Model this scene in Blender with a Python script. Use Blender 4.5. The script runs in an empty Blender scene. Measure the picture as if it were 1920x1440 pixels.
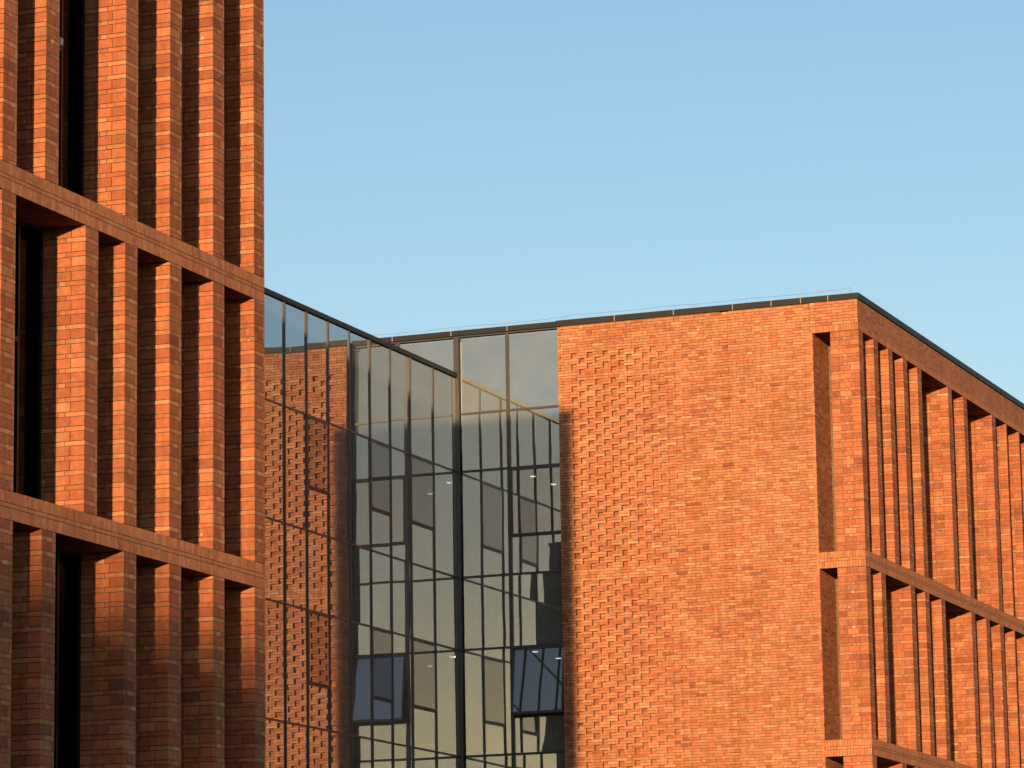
import bpy, math, random
import numpy as np
from mathutils import Matrix, Vector

random.seed(7)
rng = np.random.default_rng(7)
scene = bpy.context.scene
col = scene.collection

# ------------------------------------------------------------------ camera
F_PX, YAW, PITCH, ROLL = 6978.0, math.radians(-21.350), math.radians(10.667), math.radians(-0.876)
CAM = np.array([0.0, 0.0, 1.6])
_cy, _sy, _cp, _sp = math.cos(YAW), math.sin(YAW), math.cos(PITCH), math.sin(PITCH)
FWD = np.array([_sy * _cp, _cy * _cp, _sp])
_r = np.array([_cy, -_sy, 0.0])
_u = np.cross(_r, FWD)
RIGHT = _r * math.cos(ROLL) + _u * math.sin(ROLL)
UP = -_r * math.sin(ROLL) + _u * math.cos(ROLL)
cam_d = bpy.data.cameras.new('camera')
cam = bpy.data.objects.new('camera', cam_d)
col.objects.link(cam)
cam_d.sensor_width = 36.0
cam_d.lens = F_PX / 1920.0 * 36.0
cam_d.clip_start, cam_d.clip_end = 0.5, 5000.0
m = Matrix.Identity(4)
for i in range(3):
    m[i][0], m[i][1], m[i][2], m[i][3] = RIGHT[i], UP[i], -FWD[i], CAM[i]
cam.matrix_world = m
scene.camera = cam
scene.render.resolution_x, scene.render.resolution_y = 1024, 768

# ------------------------------------------------------------------ sky, sun, exposure
SUN_TAN = 0.2205                      # sun's bearing off the facade line
SUN_EL = math.radians(3.75)
SUN_AZ = math.atan2(SUN_TAN, -1.0)   # bearing from +Y towards +X
world = bpy.data.worlds.new('World')
scene.world = world
world.use_nodes = True
wn, wl = world.node_tree.nodes, world.node_tree.links
wn.clear()
w_out = wn.new('ShaderNodeOutputWorld')
w_bg = wn.new('ShaderNodeBackground')
w_sky = wn.new('ShaderNodeTexSky')
w_sky.sky_type = 'NISHITA'
w_sky.sun_disc = False
w_sky.sun_elevation = SUN_EL
w_sky.sun_rotation = SUN_AZ
w_sky.altitude = 50.0
w_sky.air_density = 1.0
w_sky.dust_density = 0.4
w_sky.ozone_density = 1.97
w_bg.inputs['Strength'].default_value = 0.141
w_tint = wn.new('ShaderNodeVectorMath')
w_tint.operation = 'MULTIPLY'
w_tint.inputs[1].default_value = (1.01, 0.972, 1.02)
wl.new(w_sky.outputs[0], w_tint.inputs[0])
wl.new(w_tint.outputs[0], w_bg.inputs['Color'])
wl.new(w_bg.outputs[0], w_out.inputs['Surface'])

sun_d = bpy.data.lights.new('sun', 'SUN')
sun_d.energy = 3.1
sun_d.angle = math.radians(0.53)
sun_d.color = (1.0, 0.67, 0.36)
sun = bpy.data.objects.new('sun', sun_d)
col.objects.link(sun)
S = Vector((math.sin(SUN_AZ) * math.cos(SUN_EL), math.cos(SUN_AZ) * math.cos(SUN_EL), math.sin(SUN_EL)))
sun.rotation_euler = S.to_track_quat('Z', 'Y').to_euler()
sun.location = (20, -20, 40)

vs = scene.view_settings
vs.view_transform = 'Standard'
vs.look = 'None'
vs.exposure = 1.1
vs.gamma = 1.0
vs.use_curve_mapping = False
scene.cycles.max_bounces = 10
scene.cycles.glossy_bounces = 8
scene.cycles.diffuse_bounces = 2
scene.cycles.transparent_max_bounces = 12
scene.cycles.use_denoising = True

# ------------------------------------------------------------------ materials
def new_mat(name):
    mt = bpy.data.materials.new(name)
    mt.use_nodes = True
    nt = mt.node_tree
    return mt, nt.nodes, nt.links, nt.nodes['Principled BSDF']

def noise(n, l, vec, scale, detail=4.0, rough=0.55):
    t = n.new('ShaderNodeTexNoise')
    t.inputs['Scale'].default_value = scale
    t.inputs['Detail'].default_value = detail
    t.inputs['Roughness'].default_value = rough
    l.new(vec, t.inputs['Vector'])
    return t

def ramp(n, l, fac, stops):
    r = n.new('ShaderNodeValToRGB')
    e = r.color_ramp.elements
    while len(e) > 1:
        e.remove(e[-1])
    e[0].position, e[0].color = stops[0][0], (*stops[0][1], 1)
    for p, c in stops[1:]:
        k = e.new(p)
        k.color = (*c, 1)
    l.new(fac, r.inputs['Fac'])
    return r

def mixc(n, l, fac, a, b, mode='MIX'):
    x = n.new('ShaderNodeMix')
    x.data_type = 'RGBA'
    x.blend_type = mode
    if isinstance(fac, (int, float)):
        x.inputs[0].default_value = fac
    else:
        l.new(fac, x.inputs[0])
    for s, v in ((6, a), (7, b)):
        if isinstance(v, tuple):
            x.inputs[s].default_value = (*v, 1)
        else:
            l.new(v, x.inputs[s])
    return x.outputs[2]

def maprange(n, l, v, a, b, c, d):
    x = n.new('ShaderNodeMapRange')
    for k, s in zip((1, 2, 3, 4), (a, b, c, d)):
        x.inputs[k].default_value = s
    l.new(v, x.inputs[0])
    return x.outputs[0]

def brick_material():
    mt, n, l, p = new_mat('clay_brick')
    at = n.new('ShaderNodeAttribute')
    at.attribute_name = 'tone'
    sep = n.new('ShaderNodeSeparateXYZ')
    l.new(at.outputs['Vector'], sep.inputs[0])
    geo = n.new('ShaderNodeNewGeometry')
    base = ramp(n, l, sep.outputs[0], [
        (0.0, (0.22, 0.10, 0.07)), (0.14, (0.33, 0.118, 0.065)), (0.36, (0.46, 0.140, 0.064)),
        (0.55, (0.52, 0.178, 0.080)), (0.70, (0.55, 0.225, 0.105)), (0.84, (0.59, 0.27, 0.13)), (1.0, (0.64, 0.38, 0.20))])
    n1 = noise(n, l, geo.outputs['Position'], 9.0, 5.0, 0.62)
    n2 = noise(n, l, geo.outputs['Position'], 46.0, 3.0, 0.6)
    n3 = noise(n, l, geo.outputs['Position'], 2.2, 4.0, 0.6)
    f1 = maprange(n, l, n1.outputs['Fac'], 0.32, 0.70, 0.82, 1.16)
    c = n.new('ShaderNodeVectorMath'); c.operation = 'SCALE'
    l.new(base.outputs[0], c.inputs[0]); l.new(f1, c.inputs['Scale'])
    f2 = maprange(n, l, n2.outputs['Fac'], 0.3, 0.7, 0.90, 1.09)
    c2 = n.new('ShaderNodeVectorMath'); c2.operation = 'SCALE'
    l.new(c.outputs[0], c2.inputs[0]); l.new(f2, c2.inputs['Scale'])
    c3 = n.new('ShaderNodeVectorMath'); c3.operation = 'SCALE'
    l.new(c2.outputs[0], c3.inputs[0]); l.new(sep.outputs[1], c3.inputs['Scale'])
    # rain streaks and slow batch change across the wall
    st = n.new('ShaderNodeMapping'); st.inputs['Scale'].default_value = (5.0, 5.0, 0.35)
    l.new(geo.outputs['Position'], st.inputs['Vector'])
    n5 = noise(n, l, st.outputs[0], 1.6, 4.0, 0.6)
    n6 = noise(n, l, geo.outputs['Position'], 0.7, 3.0, 0.5)
    fa = n.new('ShaderNodeMath'); fa.operation = 'MULTIPLY'
    l.new(maprange(n, l, n5.outputs['Fac'], 0.35, 0.65, 0.87, 1.07), fa.inputs[0])
    l.new(maprange(n, l, n6.outputs['Fac'], 0.3, 0.7, 0.76, 0.92), fa.inputs[1])
    c4 = n.new('ShaderNodeVectorMath'); c4.operation = 'SCALE'
    l.new(c3.outputs[0], c4.inputs[0]); l.new(fa.outputs[0], c4.inputs['Scale'])
    c3 = c4
    # lime bloom in irregular patches
    mul = n.new('ShaderNodeMath'); mul.operation = 'MULTIPLY'
    l.new(maprange(n, l, n3.outputs['Fac'], 0.56, 0.74, 0.0, 1.0), mul.inputs[0])
    l.new(maprange(n, l, n1.outputs['Fac'], 0.48, 0.66, 0.0, 0.34), mul.inputs[1])
    cc = mixc(n, l, mul.outputs[0], c3.outputs[0], (0.60, 0.36, 0.20))
    # scattered lime splashes
    n4 = noise(n, l, geo.outputs['Position'], 5.5, 3.0, 0.7)
    cc = mixc(n, l, maprange(n, l, n4.outputs['Fac'], 0.70, 0.76, 0.0, 0.75), cc, (0.66, 0.52, 0.38))
    l.new(cc, p.inputs['Base Color'])
    p.inputs['Roughness'].default_value = 0.9
    p.inputs['Specular IOR Level'].default_value = 0.15
    b = n.new('ShaderNodeBump')
    b.inputs['Strength'].default_value = 0.5
    b.inputs['Distance'].default_value = 0.006
    l.new(n2.outputs['Fac'], b.inputs['Height'])
    l.new(b.outputs[0], p.inputs['Normal'])
    return mt

def plain_material(name, c, rough=0.85, var=0.25, scale=6.0, spec=0.2, metal=0.0, bump=0.0):
    mt, n, l, p = new_mat(name)
    geo = n.new('ShaderNodeNewGeometry')
    t = noise(n, l, geo.outputs['Position'], scale, 5.0)
    lo = tuple(v * (1 - var) for v in c)
    hi = tuple(min(1, v * (1 + var)) for v in c)
    r = ramp(n, l, t.outputs['Fac'], [(0.3, lo), (0.7, hi)])
    l.new(r.outputs[0], p.inputs['Base Color'])
    p.inputs['Roughness'].default_value = rough
    p.inputs['Specular IOR Level'].default_value = spec
    p.inputs['Metallic'].default_value = metal
    if bump:
        b = n.new('ShaderNodeBump')
        b.inputs['Strength'].default_value = bump
        b.inputs['Distance'].default_value = 0.01
        t2 = noise(n, l, geo.outputs['Position'], scale * 8, 4.0)
        l.new(t2.outputs['Fac'], b.inputs['Height'])
        l.new(b.outputs[0], p.inputs['Normal'])
    return mt

def coursed_material():
    # far or hidden brick faces: coursing left to the material
    mt, n, l, p = new_mat('coursed_brick')
    geo = n.new('ShaderNodeNewGeometry')
    sp = n.new('ShaderNodeSeparateXYZ'); l.new(geo.outputs['Position'], sp.inputs[0])
    ad = n.new('ShaderNodeMath'); ad.operation = 'ADD'
    l.new(sp.outputs[0], ad.inputs[0]); l.new(sp.outputs[1], ad.inputs[1])
    cb = n.new('ShaderNodeCombineXYZ'); l.new(ad.outputs[0], cb.inputs[0]); l.new(sp.outputs[2], cb.inputs[1])
    bt = n.new('ShaderNodeTexBrick')
    bt.inputs['Scale'].default_value = 1.0
    bt.inputs['Brick Width'].default_value = 0.305
    bt.inputs['Row Height'].default_value = 0.0765
    bt.inputs['Mortar Size'].default_value = 0.005
    bt.inputs['Color1'].default_value = (0.34, 0.11, 0.05, 1)
    bt.inputs['Color2'].default_value = (0.48, 0.18, 0.08, 1)
    bt.inputs['Mortar'].default_value = (0.20, 0.13, 0.09, 1)
    l.new(cb.outputs[0], bt.inputs['Vector'])
    t = noise(n, l, geo.outputs['Position'], 7.0, 5.0)
    k = n.new('ShaderNodeVectorMath'); k.operation = 'SCALE'
    l.new(bt.outputs['Color'], k.inputs[0])
    l.new(maprange(n, l, t.outputs['Fac'], 0.3, 0.7, 0.7, 1.2), k.inputs['Scale'])
    l.new(k.outputs[0], p.inputs['Base Color'])
    p.inputs['Roughness'].default_value = 0.9
    p.inputs['Specular IOR Level'].default_value = 0.15
    return mt

def glass_material(name, ior, tint, gloss, wave=0.0038, film=0.0):
    mt = bpy.data.materials.new(name)
    mt.use_nodes = True
    n, l = mt.node_tree.nodes, mt.node_tree.links
    n.clear()
    out = n.new('ShaderNodeOutputMaterial')
    geo = n.new('ShaderNodeNewGeometry')
    t = noise(n, l, geo.outputs['Position'], 0.55, 1.0)
    b = n.new('ShaderNodeBump')
    b.inputs['Strength'].default_value = 1.0
    b.inputs['Distance'].default_value = wave
    l.new(t.outputs['Fac'], b.inputs['Height'])
    lw = n.new('ShaderNodeLayerWeight'); lw.inputs['Blend'].default_value = 0.5
    pw = n.new('ShaderNodeMath'); pw.operation = 'POWER'; pw.inputs[1].default_value = 4.0
    l.new(lw.outputs['Facing'], pw.inputs[0])
    fm = maprange(n, l, pw.outputs[0], 0.0, 1.0, ior, 1.0)
    bk = n.new('ShaderNodeMath'); bk.operation = 'SUBTRACT'; bk.inputs[0].default_value = 1.0
    l.new(geo.outputs['Backfacing'], bk.inputs[1])
    fr = n.new('ShaderNodeMath'); fr.operation = 'MULTIPLY'
    l.new(fm, fr.inputs[0]); l.new(bk.outputs[0], fr.inputs[1])
    gl = n.new('ShaderNodeBsdfGlossy'); gl.inputs['Color'].default_value = (*gloss, 1); gl.inputs['Roughness'].default_value = 0.0
    l.new(b.outputs[0], gl.inputs['Normal'])
    tr = n.new('ShaderNodeBsdfTransparent'); tr.inputs['Color'].default_value = (*tint, 1)
    mx = n.new('ShaderNodeMixShader')
    l.new(fr.outputs[0], mx.inputs[0]); l.new(tr.outputs[0], mx.inputs[1]); l.new(gl.outputs[0], mx.inputs[2])
    res = mx.outputs[0]
    if film:
        df = n.new('ShaderNodeBsdfDiffuse'); df.inputs['Color'].default_value = (0.50, 0.52, 0.46, 1)
        t2 = noise(n, l, geo.outputs['Position'], 1.3, 5.0, 0.65)
        fm2 = n.new('ShaderNodeMath'); fm2.operation = 'MULTIPLY'
        l.new(maprange(n, l, t2.outputs['Fac'], 0.3, 0.7, film * 0.75, film * 1.25), fm2.inputs[0])
        l.new(bk.outputs[0], fm2.inputs[1])
        m2 = n.new('ShaderNodeMixShader')
        l.new(fm2.outputs[0], m2.inputs[0]); l.new(res, m2.inputs[1]); l.new(df.outputs[0], m2.inputs[2])
        res = m2.outputs[0]
    l.new(res, out.inputs['Surface'])
    return mt

M = {}
M['brick'] = brick_material()
M['coursed'] = coursed_material()
M['mortar'] = plain_material('mortar', (0.19, 0.115, 0.075), 0.95, 0.3, 14.0, 0.1)
M['soffit'] = plain_material('shaded_soffit', (0.14, 0.062, 0.042), 0.9, 0.3, 5.0, 0.1)  # darker than the bricks: underside shade put into the colour
M['coping'] = plain_material('coping_metal', (0.013, 0.0128, 0.0126), 0.55, 0.15, 2.0, 0.30)
M['seam'] = plain_material('coping_seam', (0.30, 0.27, 0.23), 0.6, 0.1)
M['frame'] = plain_material('frame_metal', (0.045, 0.041, 0.040), 0.38, 0.12, 3.0, 0.5)
M['dark'] = plain_material('window_frame_dark', (0.012, 0.013, 0.016), 0.4, 0.15, 3.0, 0.4)
M['glass'] = glass_material('curtain_glass', 0.30, (0.44, 0.46, 0.44), (0.81, 0.89, 0.95), film=0.17)
M['wing_glass'] = glass_material('wing_glass', 0.53, (0.44, 0.46, 0.44), (0.84, 0.89, 0.92), film=0.13)
M['sash_glass'] = glass_material('sash_glass', 0.25, (0.34, 0.36, 0.37), (0.84, 0.85, 0.88), film=0.10)
M['tower_glass'] = glass_material('tower_glass', 0.02, (0.10, 0.11, 0.12), (0.16, 0.18, 0.21))
M['room'] = plain_material('room_paint', (0.45, 0.44, 0.40), 0.9, 0.08, 1.0, 0.1)
M['room_dark'] = plain_material('dark_room', (0.03, 0.03, 0.032), 0.9, 0.1, 1.0, 0.1)
M['spandrel'] = plain_material('spandrel_board', (0.62, 0.56, 0.46), 0.8, 0.04, 1.5)
M['roof'] = plain_material('roofing', (0.12, 0.12, 0.12), 0.9, 0.2, 1.0)
M['ground'] = plain_material('paving', (0.16, 0.15, 0.14), 0.9, 0.25, 0.4)
M['wire'] = plain_material('aluminium_wire', (0.33, 0.31, 0.30), 0.5, 0.1, 4.0, 0.4, 0.6)
M['white'] = plain_material('white_plastic', (0.72, 0.72, 0.70), 0.5, 0.04)
M['render'] = plain_material('pale_render', (0.42, 0.40, 0.36), 0.9, 0.15, 0.5)
em, _n, _l, _p = new_mat('lamp_diffuser')
_p.inputs['Base Color'].default_value = (0.9, 0.88, 0.8, 1)
_p.inputs['Emission Color'].default_value = (1.0, 0.95, 0.82, 1)
_p.inputs['Emission Strength'].default_value = 4.0
M['lamp'] = em

# ------------------------------------------------------------------ mesh helpers
WLOC = {}
QUAD = [(0, 3, 2, 1), (4, 5, 6, 7), (0, 1, 5, 4), (1, 2, 6, 5), (2, 3, 7, 6), (3, 0, 4, 7)]
OCC = []          # boxes that can hide bricks from the camera

def link(o, parent=None):
    col.objects.link(o)
    WLOC[o.name] = Vector(o.location)
    if parent is not None:
        o.parent = parent
        o.matrix_parent_inverse = Matrix.Translation(-WLOC[parent.name])
    return o

def tag(o, label=None, cat=None, group=None, kind=None):
    if label: o['label'] = label
    if cat: o['category'] = cat
    if group: o['group'] = group
    if kind: o['kind'] = kind
    return o

def empty(name, loc, label, cat, group=None):
    o = bpy.data.objects.new(name, None)
    o.location = loc
    o.empty_display_size = 0.5
    link(o)
    return tag(o, label, cat, group)

class MB:
    def __init__(self):
        self.v, self.f = [], []
    def box(self, x0, x1, y0, y1, z0, z1, occ=False):
        b = len(self.v)
        self.v += [(x0, y0, z0), (x1, y0, z0), (x1, y1, z0), (x0, y1, z0), (x0, y0, z1), (x1, y0, z1), (x1, y1, z1), (x0, y1, z1)]
        self.f += [tuple(b + i for i in q) for q in QUAD]
        if occ:
            OCC.append((x0, y0, z0, x1, y1, z1))
        return self
    def prism(self, pts, z0, z1):
        b, k = len(self.v), len(pts)
        self.v += [(x, y, z0) for x, y in pts] + [(x, y, z1) for x, y in pts]
        self.f += [tuple(b + i for i in reversed(range(k))), tuple(b + k + i for i in range(k))]
        self.f += [(b + i, b + (i + 1) % k, b + k + (i + 1) % k, b + k + i) for i in range(k)]
        return self
    def tube(self, pts, r, sides=6):
        pts = [Vector(p) for p in pts]
        rings = []
        for i, p in enumerate(pts):
            d = (pts[min(i + 1, len(pts) - 1)] - pts[max(i - 1, 0)]).normalized()
            a = d.cross(Vector((0.13, 0.31, 0.94))).normalized()
            c = d.cross(a)
            b = len(self.v)
            for k in range(sides):
                t = 2 * math.pi * k / sides
                self.v.append(tuple(p + a * (r * math.cos(t)) + c * (r * math.sin(t))))
            rings.append(b)
        for r0, r1 in zip(rings, rings[1:]):
            for k in range(sides):
                self.f.append((r0 + k, r0 + (k + 1) % sides, r1 + (k + 1) % sides, r1 + k))
        self.f.append(tuple(rings[0] + k for k in reversed(range(sides))))
        self.f.append(tuple(rings[-1] + k for k in range(sides)))
        return self
    def build(self, name, mat, parent=None):
        me = bpy.data.meshes.new(name)
        me.from_pydata(self.v, [], self.f)
        me.materials.append(M[mat])
        me.shade_flat()
        me.update()
        return link(bpy.data.objects.new(name, me), parent)

def part(name, mat, parent, x0, x1, y0, y1, z0, z1, occ=True):
    return MB().box(x0, x1, y0, y1, z0, z1, occ).build(name, mat, parent)

# ------------------------------------------------------------------ brickwork collector
class Masonry:
    """Keeps every brick as a box with a tone; the largest in view become objects, the rest one mesh."""
    def __init__(self):
        self.b, self.t, self.host, self.face = [], [], [], []
    def add(self, x0, x1, y0, y1, z0, z1, tone, val, host, face, j=0.0035):
        e = rng.normal(0, j * 0.5)
        if face == 'x': x1 += e
        else: y0 -= e
        self.b.append((x0, x1, y0, y1, z0, z1))
        self.t.append((min(1, max(0, tone)), val, 0.0))
        self.host.append(host); self.face.append(face)
    def finish(self, root, n_single=300):
        B, T = np.array(self.b), np.array(self.t)
        isx = np.array([f == 'x' for f in self.face])
        n = len(B)
        c = np.stack([(B[:, 0] + B[:, 1]) / 2, (B[:, 2] + B[:, 3]) / 2, (B[:, 4] + B[:, 5]) / 2], 1)
        q = c.copy()
        q[isx, 0] = B[isx, 1] + 0.02
        q[~isx, 1] = B[~isx, 2] - 0.02
        d = q - CAM
        dep = d @ FWD
        px = 960 + F_PX * (d @ RIGHT) / dep
        py = 720 - F_PX * (d @ UP) / dep
        ins = (px > 4) & (px < 1916) & (py > 4) & (py < 1436)
        w = np.where(isx, B[:, 3] - B[:, 2], B[:, 1] - B[:, 0])
        cosv = np.where(isx, np.abs(d[:, 0]), np.abs(d[:, 1])) / np.linalg.norm(d, axis=1)
        area = w * (B[:, 5] - B[:, 4]) * cosv / dep ** 2
        lo, hi = np.array(OCC)[:, :3] + 0.002, np.array(OCC)[:, 3:] - 0.002
        order = [i for i in np.argsort(-area) if ins[i]]
        pick = []
        for i in order:
            if len(pick) >= n_single: break
            dd = q[i] - CAM
            with np.errstate(divide='ignore', invalid='ignore'):
                t0, t1 = (lo - CAM) / dd, (hi - CAM) / dd
            tn, tf = np.minimum(t0, t1).max(1), np.maximum(t0, t1).min(1)
            if np.any((tn < tf) & (tf > 0) & (tn < 0.9999)): continue
            pick.append(i)
        ps = set(int(i) for i in pick)
        for i in pick:
            x0, x1, y0, y1, z0, z1 = B[i]
            cx, cy, cz = (x0 + x1) / 2, (y0 + y1) / 2, (z0 + z1) / 2
            V = self.verts(np.array([B[i] - np.array([cx, cx, cy, cy, cz, cz])]))[0]
            me = bpy.data.meshes.new('brick')
            me.from_pydata(V.tolist(), [], QUAD)
            me.materials.append(M['brick'])
            a = me.attributes.new('tone', 'FLOAT_VECTOR', 'POINT')
            a.data.foreach_set('vector', np.tile(T[i], 8).astype(np.float32))
            me.shade_flat()
            me.update()
            o = bpy.data.objects.new('brick', me)
            o.location = (cx, cy, cz)
            link(o, self.host[i])
        keep = np.array([i for i in range(n) if i not in ps])
        V = self.verts(B[keep]).reshape(-1, 3)
        k = len(keep)
        fq = np.array(QUAD)
        Fi = (np.arange(k)[:, None, None] * 8 + fq[None]).reshape(-1)
        me = bpy.data.meshes.new('brickwork')
        me.vertices.add(len(V)); me.vertices.foreach_set('co', V.astype(np.float32).reshape(-1))
        me.loops.add(len(Fi)); me.loops.foreach_set('vertex_index', Fi.astype(np.int32))
        me.polygons.add(k * 6)
        me.polygons.foreach_set('loop_start', np.arange(0, k * 24, 4, dtype=np.int32))
        me.polygons.foreach_set('loop_total', np.full(k * 6, 4, dtype=np.int32))
        me.materials.append(M['brick'])
        a = me.attributes.new('tone', 'FLOAT_VECTOR', 'POINT')
        a.data.foreach_set('vector', np.repeat(T[keep], 8, axis=0).astype(np.float32).reshape(-1))
        me.shade_flat(); me.update(); me.validate()
        o = link(bpy.data.objects.new('brickwork', me), root)
        o['kind'] = 'stuff'
        print('bricks', n, 'single', len(pick))
    @staticmethod
    def verts(B):
        x0, x1, y0, y1, z0, z1 = [B[:, i] for i in range(6)]
        V = np.stack([np.stack(p, 1) for p in ((x0, y0, z0), (x1, y0, z0), (x1, y1, z0), (x0, y1, z0), (x0, y0, z1), (x1, y0, z1), (x1, y1, z1), (x0, y1, z1))], 1)
        return V + rng.normal(0, 0.0011, V.shape) * np.array([0.35, 1.0, 1.0])

J = 0.0065                 # half joint
def tone_block():  return max(0.20, rng.normal(0.44, 0.12)), rng.normal(1.0, 0.11)
def tone_thin():
    r = rng.random()
    if r < 0.06: return rng.normal(0.80, 0.06), rng.normal(1.0, 0.08)
    return rng.normal(0.58, 0.11), rng.normal(1.0, 0.09)
def tone_wall():
    r = rng.random()
    if r < 0.015: return rng.normal(0.24, 0.06), 0.95
    if r < 0.18: return rng.normal(0.48, 0.06), rng.normal(0.98, 0.05)
    return rng.normal(0.68, 0.09), rng.normal(1.01, 0.07)
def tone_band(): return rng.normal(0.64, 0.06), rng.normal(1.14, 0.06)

P3 = 0.2295                # tall block + thin course
def pier_bricks(ms, host, xf, y0, y1, depth, z0, z1, phase=0.0, front_x0=None):
    """Alternating tall blocks and thin courses wrapped round a pier's +X front and -Y side."""
    z = z1 + phase
    W = y1 - y0
    while z > z0:
        for kind, h in (('thin', P3 / 3), ('tall', P3 * 2 / 3)):
            zt, zb = min(z, z1) - J, max(z - h, z0) + J
            z -= h
            if zt - zb < 0.012 or z > z1: continue
            tn = tone_block if kind == 'tall' else tone_thin
            if kind == 'tall':
                a, b = W * 0.82 + rng.normal(0, 0.012), 0.245
                fr = [(a, W)] if W > 0.25 else []
                sd = [0.245, 0.54, depth]
            else:
                a, b = W * (0.30 + 0.12 * rng.random()), 0.335
                m1 = a + W * (0.28 + 0.1 * rng.random())
                fr = [(a, m1), (m1, W)] if W > 0.25 else []
                sd = [0.335, 0.53, depth]
                if rng.random() < 0.35: sd = [0.335, 0.46, 0.53, depth]
            if W <= 0.25: a = W
            ms.add(xf - b + J, xf + abs(rng.normal(0, 0.002)), y0, y0 + a - 0.003 if a < W - 0.01 else y0 + W, zb, zt, *tn(), host, 'y')
            for p, q in fr:
                t = tn()
                ms.add(xf - 0.10, xf, y0 + p + 0.003, y0 + q - (0.003 if q < W - 0.01 else 0), zb, zt, t[0] + 0.07, t[1] * 1.12, host, 'x', 0.001)  # pale front slivers, lightened further so the raked face looks brighter
            for p, q in zip(sd, sd[1:]):
                ms.add(xf - q + J, xf - p - J, y0, y0 + 0.09, zb, zt, *tn(), host, 'y')

def soldiers_x(ms, host, xf, y0, y1, z0, z1, pitch=0.0765):
    y = y0
    while y < y1 - 0.02:
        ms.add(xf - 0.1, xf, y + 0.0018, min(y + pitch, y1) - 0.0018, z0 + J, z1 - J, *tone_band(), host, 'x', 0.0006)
        y += pitch
def stretch_x(ms, host, xf, y0, y1, z0, z1, off=0.0, L=0.305):
    y = y0 - off
    while y < y1 - 0.02:
        a, b = max(y, y0), min(y + L, y1)
        if b - a > 0.03:
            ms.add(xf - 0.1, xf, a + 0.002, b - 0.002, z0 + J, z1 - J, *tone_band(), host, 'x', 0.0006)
        y += L
def soldiers_y(ms, host, yf, x0, x1, z0, z1, pitch=0.0765):
    x = x0
    while x < x1 - 0.02:
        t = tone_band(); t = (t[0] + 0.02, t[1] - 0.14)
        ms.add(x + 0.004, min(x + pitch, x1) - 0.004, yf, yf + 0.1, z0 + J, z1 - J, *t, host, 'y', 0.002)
        x += pitch
def stretch_y(ms, host, yf, x0, x1, z0, z1, off=0.0, L=0.305):
    x = x0 - off
    while x < x1 - 0.02:
        a, b = max(x, x0), min(x + L, x1)
        if b - a > 0.03:
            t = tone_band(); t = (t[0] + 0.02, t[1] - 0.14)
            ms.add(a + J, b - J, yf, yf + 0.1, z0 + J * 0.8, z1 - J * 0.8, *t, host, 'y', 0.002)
        x += L

def band_rows(fs, fr, ms, host, f, a, b, z0, z1):
    fs(ms, host, f, a, b, z1 - 0.185, z1)
    fr(ms, host, f, a, b, z0 + 0.185, z1 - 0.185, off=rng.random() * 0.3)
    fs(ms, host, f, a, b, z0, z0 + 0.185)

XF = -26.67                # both brick facades stand on this line
BAND_TOP = [15.28, 10.33, 5.38]
BAND_H = 0.44
SOFFIT, BRICK_TOP, COPE_TOP = 21.17, 22.0, 22.16
CX = 0.004                 # the same on the raked +X faces
C = 0.022                  # brick proud of its mortar core

# ------------------------------------------------------------------ ground
gm = MB()
gm.v = [(-1500, -1500, 0), (1500, -1500, 0), (1500, 1500, 0), (-1500, 1500, 0)]
gm.f = [(0, 1, 2, 3)]
tag(gm.build('ground', 'ground'), 'grey paved ground around the buildings', 'ground', kind='structure')

# ------------------------------------------------------------------ tower (near brick building)
TY1 = 56.63
tower = empty('brick_tower', (XF - 4, TY1 - 4, 0), 'tall near brick building with deep vertical piers, cropped by the photo edge', 'building')
TM = Masonry()
REC = 0.82
part('wall', 'coursed', tower, XF - 13, XF - REC, 38.0, TY1 - C, 0.0, BRICK_TOP)
MODS = [38.3, 39.9, 41.5, 43.1, 44.7, 46.16, 47.48, 48.80, 50.12, 51.45, 53.02, 54.62, 56.21]
def tower_window(y0, y1, z0, z1, tag_z=None):
    x = XF - REC + 0.06
    w = MB()
    t = 0.055
    w.box(x - 0.05, x + 0.02, y0, y0 + t, z0, z1).box(x - 0.05, x + 0.02, y1 - t, y1, z0, z1)
    w.box(x - 0.05, x + 0.02, y0 + t, y1 - t, z1 - t, z1).box(x - 0.05, x + 0.02, y0 + t, y1 - t, z0, z0 + t)
    ym = y0 + (y1 - y0) * 0.66
    w.box(x - 0.05, x + 0.02, ym - t / 2, ym + t / 2, z0 + t, z1 - t)
    w.box(x - 0.05, x + 0.03, y0 + t, ym - t / 2, z0 + 2.58, z0 + 2.66)
    win = w.build('window', 'dark', tower)
    for a, b, c, d in ((y0 + t, ym - t / 2, z0 + t, z0 + 2.58), (y0 + t, ym - t / 2, z0 + 2.66, z1 - t), (ym + t / 2, y1 - t, z0 + t, z1 - t)):
        MB().box(x - 0.02, x - 0.005, a, b, c, d).build('pane', 'tower_glass', win)
    MB().box(x - 0.059, x - 0.052, y0, y1, z0, z1).build('dark_backing', 'room_dark', win)  # dark sheet: the unlit room behind the panes put into its colour
    if tag_z:
        MB().box(x + 0.021, x + 0.05, ym - 0.11, ym - 0.03, tag_z, tag_z + 0.12).build('catch', 'white', win)
storeys = [(BAND_TOP[0], SOFFIT, [50.12]), (BAND_TOP[1], BAND_TOP[0] - BAND_H, [48.80]), (BAND_TOP[2], BAND_TOP[1] - BAND_H, [50.12]), (0.0, BAND_TOP[2] - BAND_H, [48.80])]
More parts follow.
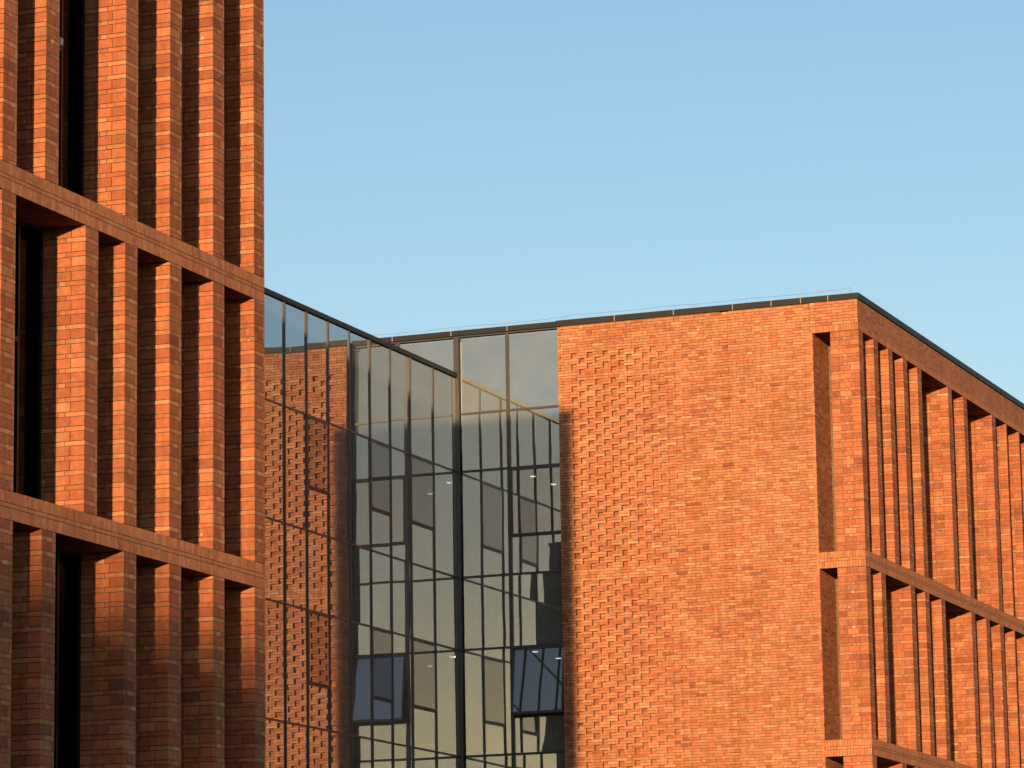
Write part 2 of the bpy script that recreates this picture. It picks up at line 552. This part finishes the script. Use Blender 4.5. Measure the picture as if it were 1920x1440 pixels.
for si, (z0, z1, miss) in enumerate(storeys):
    ms_ = [y for y in MODS if y not in miss and y not in (43.1,)]
    for y in ms_:
        p = part('pier', 'mortar', tower, XF - REC - 0.02, XF - CX, y + C, (y + 0.43) if y < 56 else TY1 - C, z0, z1)
        if si < 3:
            pier_bricks(TM, p, XF, y, y + 0.43 if y < 56 else TY1, REC, z0, z1, phase=rng.random() * 0.15)
    for a, b in zip(ms_, ms_[1:]):
        if b - a > 2.0:
            tower_window(a + 0.43, b, z0, z1, 17.95 if (si == 0 and a > 47) else None)
for zt in BAND_TOP:
    p = part('band', 'soffit', tower, XF - REC - 0.02, XF - CX, 38.0, TY1 - C, zt - BAND_H + 0.004, zt - 0.004)
    if zt > 6:
        band_rows(soldiers_x, stretch_x, TM, p, XF, 38.0, TY1, zt - BAND_H, zt)
p = part('parapet', 'soffit', tower, XF - REC - 0.02, XF - CX, 38.0, TY1 - C, SOFFIT + 0.004, BRICK_TOP)
soldiers_x(TM, p, XF, 38.0, TY1, SOFFIT, SOFFIT + 0.185)
z = SOFFIT + 0.185
for k in range(8):
    stretch_x(TM, p, XF, 38.0, TY1, z, z + 0.0805, off=0.15 * (k % 2)); z += 0.0805
part('coping', 'coping', tower, XF - 13.1, XF + 0.05, 37.9, TY1 + 0.05, BRICK_TOP + 0.003, COPE_TOP)
TM.finish(tower)

# ------------------------------------------------------------------ far brick building
YC = 93.525
XL = -35.20
XB = -27.94                # loggia back wall / left jamb of the corner slot
YEND = 136.5
bld = empty('brick_building', (-31.0, YC + 6, 0), 'flat-roofed brick block with notched sunlit wall and rows of slender fins', 'building')
BM = Masonry()
wall_a = part('wall', 'mortar', bld, XL + C, -30.3, YC + 0.105, YC + 1.0, 0.0, BRICK_TOP)
wall_b = part('wall', 'mortar', bld, -30.298, XB - C, YC + C, YC + 1.0, 0.0, BRICK_TOP)
part('wall', 'coursed', bld, XL + 0.01, XB - C, YC + 1.002, YEND, 0.0, BRICK_TOP - 0.01)
part('wall', 'coursed', bld, XL + 0.003, XL + C - 0.001, YC + 0.02, YC + 1.0, 0.0, BRICK_TOP - 0.001, occ=False)
# notched front wall: pairs of courses in alternating long and short bricks
PAIR, PER, X0N, Z0N = 0.153, 0.4575, -34.812, 21.212
PLAIN = {4, 39, 40, 72}
kmin = -int(math.ceil((BRICK_TOP - Z0N) / PAIR))
kmax = int((Z0N - 7.2) / PAIR)
HEAD = PER / 3
def notch_depth(x, k):
    if k < 0 or k in PLAIN: return 0.0
    t = (x + 33.5) / 2.55
    return 0.085 * min(1.0, max(0.0, 1.0 - t))
beds = MB()
for k in range(kmin, kmax):
    zt = Z0N - PAIR * k
    ph = X0N + (PER / 2 if k % 2 else 0.0)
    x = ph - PER * 3
    cells = []
    while x < XB:
        cells.append((x, x + HEAD, 'h')); cells.append((x + HEAD, x + PER, 's')); x += PER
    for a, b, t in cells:
        if b > -30.29 or a < XL: continue
        r = notch_depth(a, k) if (t == 'h' and a > X0N - 0.1) else 0.0
        beds.box(a, b, YC + r + C + rng.normal(0, 0.002), YC + 0.112, zt - PAIR, zt)
    for c2 in range(2):
        z1 = min(zt - c2 * PAIR / 2, BRICK_TOP); z0 = zt - (c2 + 1) * PAIR / 2
        if z1 - z0 < 0.03: continue
        for a, b, t in cells:
            a2, b2 = max(a, XL), min(b, XB if z0 < SOFFIT - 0.03 else -28.0)
            if b2 - a2 < 0.03: continue
            if z1 > BRICK_TOP: z1 = BRICK_TOP
            r = notch_depth(a, k) if (t == 'h' and a > X0N - 0.1) else 0.0
            if r: r = max(0.0, r + rng.normal(0, 0.006))
            host = wall_a if b2 < -30.3 else wall_b
            tn = tone_wall()
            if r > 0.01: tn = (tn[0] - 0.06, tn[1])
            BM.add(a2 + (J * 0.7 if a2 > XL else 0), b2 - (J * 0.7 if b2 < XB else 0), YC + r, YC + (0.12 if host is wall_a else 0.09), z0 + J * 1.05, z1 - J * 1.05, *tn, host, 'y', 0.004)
bed = beds.build('mortar', 'mortar', bld)
bed['kind'] = 'stuff'
# slot jamb: shaded brick return beside the corner pier
jam = part('jamb', 'mortar', bld, XB - 0.009, XB - 0.004, YC + 0.1, YC + 2.6, 5.4, SOFFIT, occ=False)
zz = SOFFIT
row = 0
while zz > 8.6:
    y = YC + 0.004 + (0.0 if row % 2 else 0.15)
    ys = [YC + 0.004] + [y + 0.305 * i for i in range(0, 9) if y + 0.305 * i > YC + 0.03]
    for a, b in zip(ys, ys[1:]):
        t = tone_wall()
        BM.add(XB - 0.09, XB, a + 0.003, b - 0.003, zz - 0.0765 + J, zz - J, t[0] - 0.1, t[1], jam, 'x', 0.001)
    zz -= 0.0765; row += 1
# fins of the shaded side
MODR = [94.95, 96.40, 97.88, 99.36, 101.06, 102.67, 104.40, 106.10, 107.75, 109.50, 111.10, 112.75, 114.4, 116.0, 117.7, 119.4, 121.0, 122.7, 124.3, 126.0, 127.7, 129.3, 131.0, 132.7, 134.3, 136.2]
rst = [(BAND_TOP[0], SOFFIT, [101.06, 106.10]), (BAND_TOP[1], BAND_TOP[0] - BAND_H, [96.40, 102.67]), (BAND_TOP[2], BAND_TOP[1] - BAND_H, [94.95, 101.06]), (0.0, BAND_TOP[2] - BAND_H, [])]
XP = -27.45                # inner edge of the corner pier
for si, (z0, z1, miss) in enumerate(rst):
    p = part('corner_pier', 'mortar', bld, XP + C, XF - CX, YC + C, YC + 0.42 - C, z0, z1)
    if si < 3:
        # corner pier: tall rows of three blocks, thin rows of three
        zc = z1 + 0.06
        while zc > z0:
            for kind, h in (('thin', P3 / 3), ('tall', P3 * 2 / 3)):
                zt, zb = min(zc, z1) - J, max(zc - h, z0) + J
                zc -= h
                if zt - zb < 0.012: continue
                tn = tone_block if kind == 'tall' else tone_thin
                cuts = [0, 0.235 + rng.normal(0, .01), 0.54 + rng.normal(0, .01), 0.78] if kind == 'tall' else [0, 0.34, 0.45 + 0.02 * rng.random(), 0.78]
                for i, (a, b) in enumerate(zip(cuts, cuts[1:])):
                    t = tn()
                    if kind == 'thin': t = (t[0] + (0.1 if i == 1 else -0.05), t[1])
                    BM.add(XP + a + (J if i else 0), XP + b - (J if i < 2 else 0), YC, YC + (0.12 if i < 2 else 0.3), zb, zt, *t, p, 'y')
                BM.add(XF - 0.1, XF, YC + 0.3 + J, YC + 0.42, zb, zt, *tn(), p, 'x')
    for y in MODR:
        if y in miss: continue
        w = 0.43 if y < 109 else 0.10
        p = part('fin', 'mortar', bld, XB, XF - CX, y + C, y + w - 0.002, z0, z1)
        if si < 3:
            pier_bricks(BM, p, XF, y, y + w, 1.2, z0, z1, phase=rng.random() * 0.15)
for zt in BAND_TOP:
    p = part('band', 'soffit', bld, XB, XF - CX, YC + C, YEND, zt - BAND_H + 0.004, zt - 0.004)
    if zt > 6:
        band_rows(soldiers_x, stretch_x, BM, p, XF, YC + 0.1, YEND, zt - BAND_H, zt)
        band_rows(soldiers_y, stretch_y, BM, p, YC, XB, XF, zt - BAND_H, zt)
p = part('parapet', 'soffit', bld, XB, XF - CX, YC + C, YEND, SOFFIT + 0.004, BRICK_TOP)
soldiers_x(BM, p, XF, YC + 0.1, YEND, SOFFIT, SOFFIT + 0.185)
soldiers_y(BM, p, YC, -28.0, XF, SOFFIT, SOFFIT + 0.185)
z = SOFFIT + 0.185
for k in range(8):
    stretch_x(BM, p, XF, YC + 0.1, YEND, z, z + 0.0805, off=0.15 * (k % 2))
    stretch_y(BM, p, YC, -28.0, XF, z, z + 0.0805, off=0.15 * (k % 2)); z += 0.0805
# metal coping in lengths with pale joint straps
seams = [XL - 0.03, -33.518, -31.819, -30.136, -29.05, -28.225, -27.468, XF + 0.05]
for a, b in zip(seams, seams[1:]):
    part('coping', 'coping', bld, a + 0.004, b - 0.004, YC - 0.05, YC + 0.45, BRICK_TOP + 0.003, COPE_TOP)
for s in seams[1:-1]:
    part('coping_strap', 'seam', bld, s - 0.011, s + 0.011, YC - 0.055, YC + 0.44, BRICK_TOP + 0.006, COPE_TOP - 0.003, occ=False)
yy = YC + 0.45
while yy < YEND:
    part('coping', 'coping', bld, XF - 0.45, XF + 0.05, yy + 0.003, min(yy + 3.0, YEND) - 0.003, BRICK_TOP + 0.003, COPE_TOP)
    yy += 3.0
part('roof', 'roof', bld, XL + 0.02, XF - 0.46, YC + 0.46, YEND, BRICK_TOP + 0.004, BRICK_TOP + 0.03)
BM.finish(bld)

# ------------------------------------------------------------------ glazing
def tilt_pane(me, amp):
    return me

def pane_y(name, mat, parent, x0, x1, y, z0, z1, t=0.012):
    """A pane facing -Y, set a hair out of true like real glazing."""
    a, b = rng.normal(0, 0.0022), rng.normal(0, 0.0022)
    cx, cz = (x0 + x1) / 2, (z0 + z1) / 2
    mb = MB().box(x0, x1, y, y + t, z0, z1)
    mb.v = [(px, py + a * (px - cx) + b * (pz - cz), pz) for px, py, pz in mb.v]
    return mb.build(name, mat, parent)

def pane_x(name, mat, parent, x, y0, y1, z0, z1, t=0.012):
    a, b = rng.normal(0, 0.0022), rng.normal(0, 0.0022)
    cy, cz = (y0 + y1) / 2, (z0 + z1) / 2
    mb = MB().box(x - t, x, y0, y1, z0, z1)
    mb.v = [(px + a * (py - cy) + b * (pz - cz), py, pz) for px, py, pz in mb.v]
    return mb.build(name, mat, parent)

YG, XG = 93.925, -38.37
ROWS = [0.46, 3.41, 5.41, 8.36, 10.40, 13.31, 15.31, 18.25]
MW, MP = 0.10, 0.045       # front mullion width, projection

front = empty('glazed_facade', (-38.0, YG + 1, 0), 'reflective glass bay set back beside the notched brick wall', 'glass facade')
rows_f = ROWS + [19.865, 22.03]
bays_f = [(XG + 0.10, -36.83), (-36.83, XL - 0.02)]
for bi, (x0, x1) in enumerate(bays_f):
    for z0, z1 in zip(rows_f, rows_f[1:]):
        if bi == 1 and z1 in (18.25, 13.31):
            zs = 16.41 if z1 == 18.25 else 11.47
            pane_y('pane', 'glass', front, x0 + MW / 2, x1, YG, z0 + 0.03, zs - 0.05)
            # openable sash: upper one shut, lower one swung out at its foot
            opened = z1 == 13.31
            xa, xb, za, zb, t = x0 + MW / 2, x1 - 0.06, zs - 0.04, z1 - 0.03, 0.05
            mb = MB()
            mb.box(xa, xa + t, YG - 0.05, YG - 0.006, za, zb).box(xb - t, xb, YG - 0.05, YG - 0.006, za, zb)
            mb.box(xa + t, xb - t, YG - 0.05, YG - 0.006, zb - t, zb).box(xa + t, xb - t, YG - 0.05, YG - 0.006, za, za + t + (0.03 if opened else 0.0))
            pn = MB().box(xa + t, xb - t, YG - 0.03, YG - 0.018, za + t, zb - t)
            if opened:
                ang = math.radians(8.0)
                def sw(v):
                    dy, dz = v[1] - YG, v[2] - zb
                    return (v[0], YG + dy * math.cos(ang) + dz * math.sin(ang), zb - dy * math.sin(ang) * -1 + dz * math.cos(ang))
                mb.v = [sw(v) for v in mb.v]; pn.v = [sw(v) for v in pn.v]
            win = mb.build('window', 'frame', front)
            if opened:
                win['label'] = 'sash swung open at its foot'
                for xs in (xa + 0.03, xb - 0.03):
                    MB().tube([(xs, YG + 0.02, za + 0.75), sw((xs, YG - 0.01, za + 0.35))], 0.012, 6).build('stay', 'frame', win)
            pn.build('pane', 'sash_glass', win)
            part('transom', 'frame', front, x0 + MW / 2, x1, YG - 0.03, YG + 0.05, zs - 0.095 if opened else zs - 0.08, zs - 0.042, occ=False)
            continue
        pane_y('pane', 'glass', front, x0 + MW / 2, x1 - (MW / 2 if bi == 0 else 0), YG, z0 + 0.03, z1 - 0.03)
    for z in ROWS + [19.865]:
        part('transom', 'frame', front, x0 + MW / 2, x1 - (MW / 2 if bi == 0 else 0), YG - 0.035, YG + 0.06, z - 0.03, z + 0.03, occ=False)
# panes seen above the lower glass wing's roof
for x0, x1 in ((-40.11, XG - 0.03), (-41.8, -40.11), (-43.4, -41.8)):
    pane_y('pane', 'glass', front, x0 + MW / 2, x1 - MW / 2, YG, 21.03, 22.0)
for x in (-36.83, -40.11, -41.8, -43.4):
    part('mullion', 'frame', front, x - MW / 2, x + MW / 2, YG - MP, YG + 0.08, 0.0 if x > -38 else 21.02, 22.028, occ=False)
part('spandrel', 'spandrel', front, -43.4, XL - 0.03, YG + 0.12, YG + 0.16, 18.85, 21.94, occ=False)
part('mullion', 'frame', front, XG - 0.03, XG + 0.10, YG - MP - 0.02, YG + 0.08, 0.0, 22.028, occ=False)
part('head_rail', 'frame', front, -43.4, XL - 0.02, YG - 0.02, YG + 0.12, 22.03, 22.075, occ=False)
fs = [-45.0, -43.7, -42.0, -40.252, -38.476, -36.80, XL - 0.035]
for a, b in zip(fs, fs[1:]):
    part('coping', 'coping', front, a + 0.004, b - 0.004, YG - 0.10, YG + 0.4, 22.076, 22.218)
for s in fs[1:-1]:
    part('coping_strap', 'seam', front, s - 0.011, s + 0.011, YG - 0.105, YG + 0.39, 22.079, 22.215, occ=False)
part('shaded_reveal', 'dark', front, XL - 0.018, XL, YC + 0.06, YG + 0.3, 0.0, 22.0, occ=False)  # near-black sheet over the brick return, its shade put into the colour
# rooms behind the glass
part('room_wall', 'room', front, -44.3, -44.0, YG + 0.25, YG + 9, 0.0, 21.9, occ=False)
for zf in (0.0, 5.0, 9.95, 14.9):
    part('floor', 'room', front, -44.0, XL - 0.03, YG + 0.25, YG + 9, zf, zf + 0.3, occ=False)
    part('room_wall', 'room', front, -44.0, XL - 0.03, YG + 8.7, YG + 9, zf + 0.3, zf + 4.8, occ=False)
    part('ceiling', 'room', front, -44.0, XL - 0.03, YG + 0.25, YG + 9, zf + 4.0, zf + 4.2, occ=False)
part('roof', 'roof', front, -45.0, XL - 0.04, YG + 0.41, YG + 12, 21.95, 22.05, occ=False)

wing = empty('glazed_wing', (XG - 3, 84, 0), 'long glass wing running back to the corner, mirroring the brick wall', 'glass wing')
MULY = [74.6, 75.96, 77.28, 78.6, 79.96, 81.28, 82.60, 83.92, 85.24, 86.57, 87.90, 89.23, 90.58, 92.19]
edges = MULY + [YG - 0.06]
SM = 0.042
rows_s = ROWS + [20.90]
def sash_x(y0, y1, z0, z1):
    mb = MB()
    t = 0.04
    a, b, za, zb = y0 + SM / 2, y1 - SM / 2, z0 + 0.03, z1 - 0.03
    mb.box(XG + 0.004, XG + 0.03, a, a + t, za, zb).box(XG + 0.004, XG + 0.03, b - t, b, za, zb)
    mb.box(XG + 0.004, XG + 0.03, a + t, b - t, zb - t, zb).box(XG + 0.004, XG + 0.045, a + t, b - t, za, za + t)
    win = mb.build('window', 'frame', wing)
    pane_x('pane', 'sash_glass', win, XG + 0.016, a + t, b - t, za + t, zb - t)
for i, (y0, y1) in enumerate(zip(edges, edges[1:])):
    has = i in (4, 7, 10, 12)
    for z0, z1 in zip(rows_s, rows_s[1:]):
        if has and z1 in (18.25, 13.31):
            zs = 16.40 if z1 == 18.25 else 11.47
            pane_x('pane', 'wing_glass', wing, XG, y0 + SM / 2, y1 - SM / 2, z0 + 0.025, zs - 0.025)
            sash_x(y0, y1, zs - 0.005, z1)
            part('transom', 'frame', wing, XG - 0.06, XG + 0.022, y0 + SM / 2, y1 - SM / 2, zs - 0.024, zs + 0.024, occ=False)
        else:
            pane_x('pane', 'wing_glass', wing, XG, y0 + SM / 2, y1 - SM / 2, z0 + 0.025, z1 - 0.025)
    for z in ROWS:
        part('transom', 'frame', wing, XG - 0.06, XG + 0.022, y0 + SM / 2, y1 - SM / 2, z - 0.025, z + 0.025, occ=False)
for y in MULY:
    part('mullion', 'frame', wing, XG - 0.08, XG + 0.036, y - SM / 2, y + SM / 2, 0.0, 20.90, occ=False)
part('mullion', 'frame', wing, XG - 0.08, XG + 0.05, YG - 0.06, YG - 0.047, 0.0, 20.90, occ=False)
part('coping', 'coping', wing, XG - 0.6, XG + 0.06, 74.5, YG - 0.05, 20.902, 21.025, occ=False)
part('roof', 'roof', wing, XG - 12, XG - 0.605, 74.5, YG - 0.05, 20.75, 20.9, occ=False)
for zf in (0.0, 5.0, 9.95, 14.9):
    part('floor', 'room', wing, XG - 9, XG - 0.25, 74.5, YG - 0.1, zf, zf + 0.3, occ=False)
    part('ceiling', 'room', wing, XG - 9, XG - 0.25, 74.5, YG - 0.1, zf + 4.0, zf + 4.2, occ=False)
part('room_wall', 'room', wing, XG - 9.3, XG - 9, 74.5, YG - 0.1, 0.0, 20.7, occ=False)
part('end_wall', 'coursed', wing, XG - 9, XG - 0.1, 74.3, 74.5, 0.0, 20.75, occ=False)
part('room_wall', 'room', wing, XG - 9, XG - 0.3, YG - 0.08, YG + 0.1, 0.0, 20.7, occ=False)

# ------------------------------------------------------------------ lamps behind the glass
def pendant(x, y, z, label):
    r = empty('pendant_lamp', (x, y, z), label, 'lamp', 'round lamps behind the glass')
    k = 20
    ring = [(x + 0.085 * math.cos(2 * math.pi * i / k), y + 0.085 * math.sin(2 * math.pi * i / k)) for i in range(k)]
    inner = [(x + 0.078 * math.cos(2 * math.pi * i / k), y + 0.078 * math.sin(2 * math.pi * i / k)) for i in range(k)]
    MB().prism(ring, z + 0.003, z + 0.06).build('housing', 'white', r)
    MB().prism(inner, z - 0.012, z + 0.001).build('diffuser', 'lamp', r)
    for s in (-1, 1):
        MB().tube([(x + s * 0.05, y, z + 0.06), (x + s * 0.045, y, z + 0.55)], 0.008, 5).build('suspension_wire', 'dark', r)
pendant(-37.107, YG + 2.5, 18.41, 'lit round lamp behind the upper shut window, nearer the mullion')
pendant(-36.486, YG + 2.5, 18.14, 'lit round lamp behind the upper shut window, nearer the brick wall')
pendant(-37.128, YG + 2.5, 13.46, 'lit round lamp behind the open window, nearer the mullion')
pendant(-36.432, YG + 2.5, 13.24, 'lit round lamp behind the open window, nearer the brick wall')

# ------------------------------------------------------------------ lightning conductor on the roof edge
lc = empty('lightning_conductor', (-31, YC + 0.15, COPE_TOP), 'thin wire strung on clips along the dark roof edge, curled at its end', 'wire')
yw = YC + 0.15
pts = []
x = -43.0
while x < -34.95:
    pts.append((x, yw + 0.35, 22.345 + 0.012 * math.sin(x * 2.1) + 0.008 * math.sin(x * 5.3))); x += 0.3
pts += [(-34.95, yw + 0.2, 22.36), (-34.93, yw, 22.31)]
x = -34.7
while x < -27.3:
    pts.append((x, yw, 22.305 + 0.008 * math.sin(x * 2.7) + 0.005 * math.sin(x * 6.1))); x += 0.3
pts += [(-27.2, yw, 22.31), (-27.08, yw, 22.345), (-26.95, yw, 22.355), (-26.86, yw, 22.33), (-26.87, yw, 22.29), (-26.93, yw, 22.262), (-26.87, yw, 22.215), (-26.80, yw, COPE_TOP)]
MB().tube(pts, 0.0055, 5).build('wire', 'wire', lc)
for x in (-42.0, -40.15, -38.30, -36.3):
    MB().tube([(x, yw + 0.35, 22.215), (x - 0.01, yw + 0.35, 22.34)], 0.006, 5).build('clip', 'wire', lc)
for x in (-34.0, -32.84, -31.3, -29.79, -28.3):
    MB().tube([(x, yw, COPE_TOP), (x, yw, 22.305)], 0.004, 5).build('clip', 'wire', lc)

# ------------------------------------------------------------------ long building behind the viewer that shades the tower's foot
dist_y = -200.0
far = empty('office_block', (20, dist_y - 6, 0), 'long pale flat-roofed block across the street behind the viewer', 'building')
TOPZ = 26.3
part('wall', 'render', far, -40, 130, dist_y - 14, dist_y, 0, TOPZ - 0.3, occ=False)
part('roof', 'roof', far, -40.2, 130.2, dist_y - 14.2, dist_y + 0.2, TOPZ - 0.3, TOPZ, occ=False)
for k in range(6):
    part('window_band', 'tower_glass', far, -38, 128, dist_y + 0.02, dist_y + 0.06, 1.2 + k * 4.1, 3.4 + k * 4.1, occ=False)
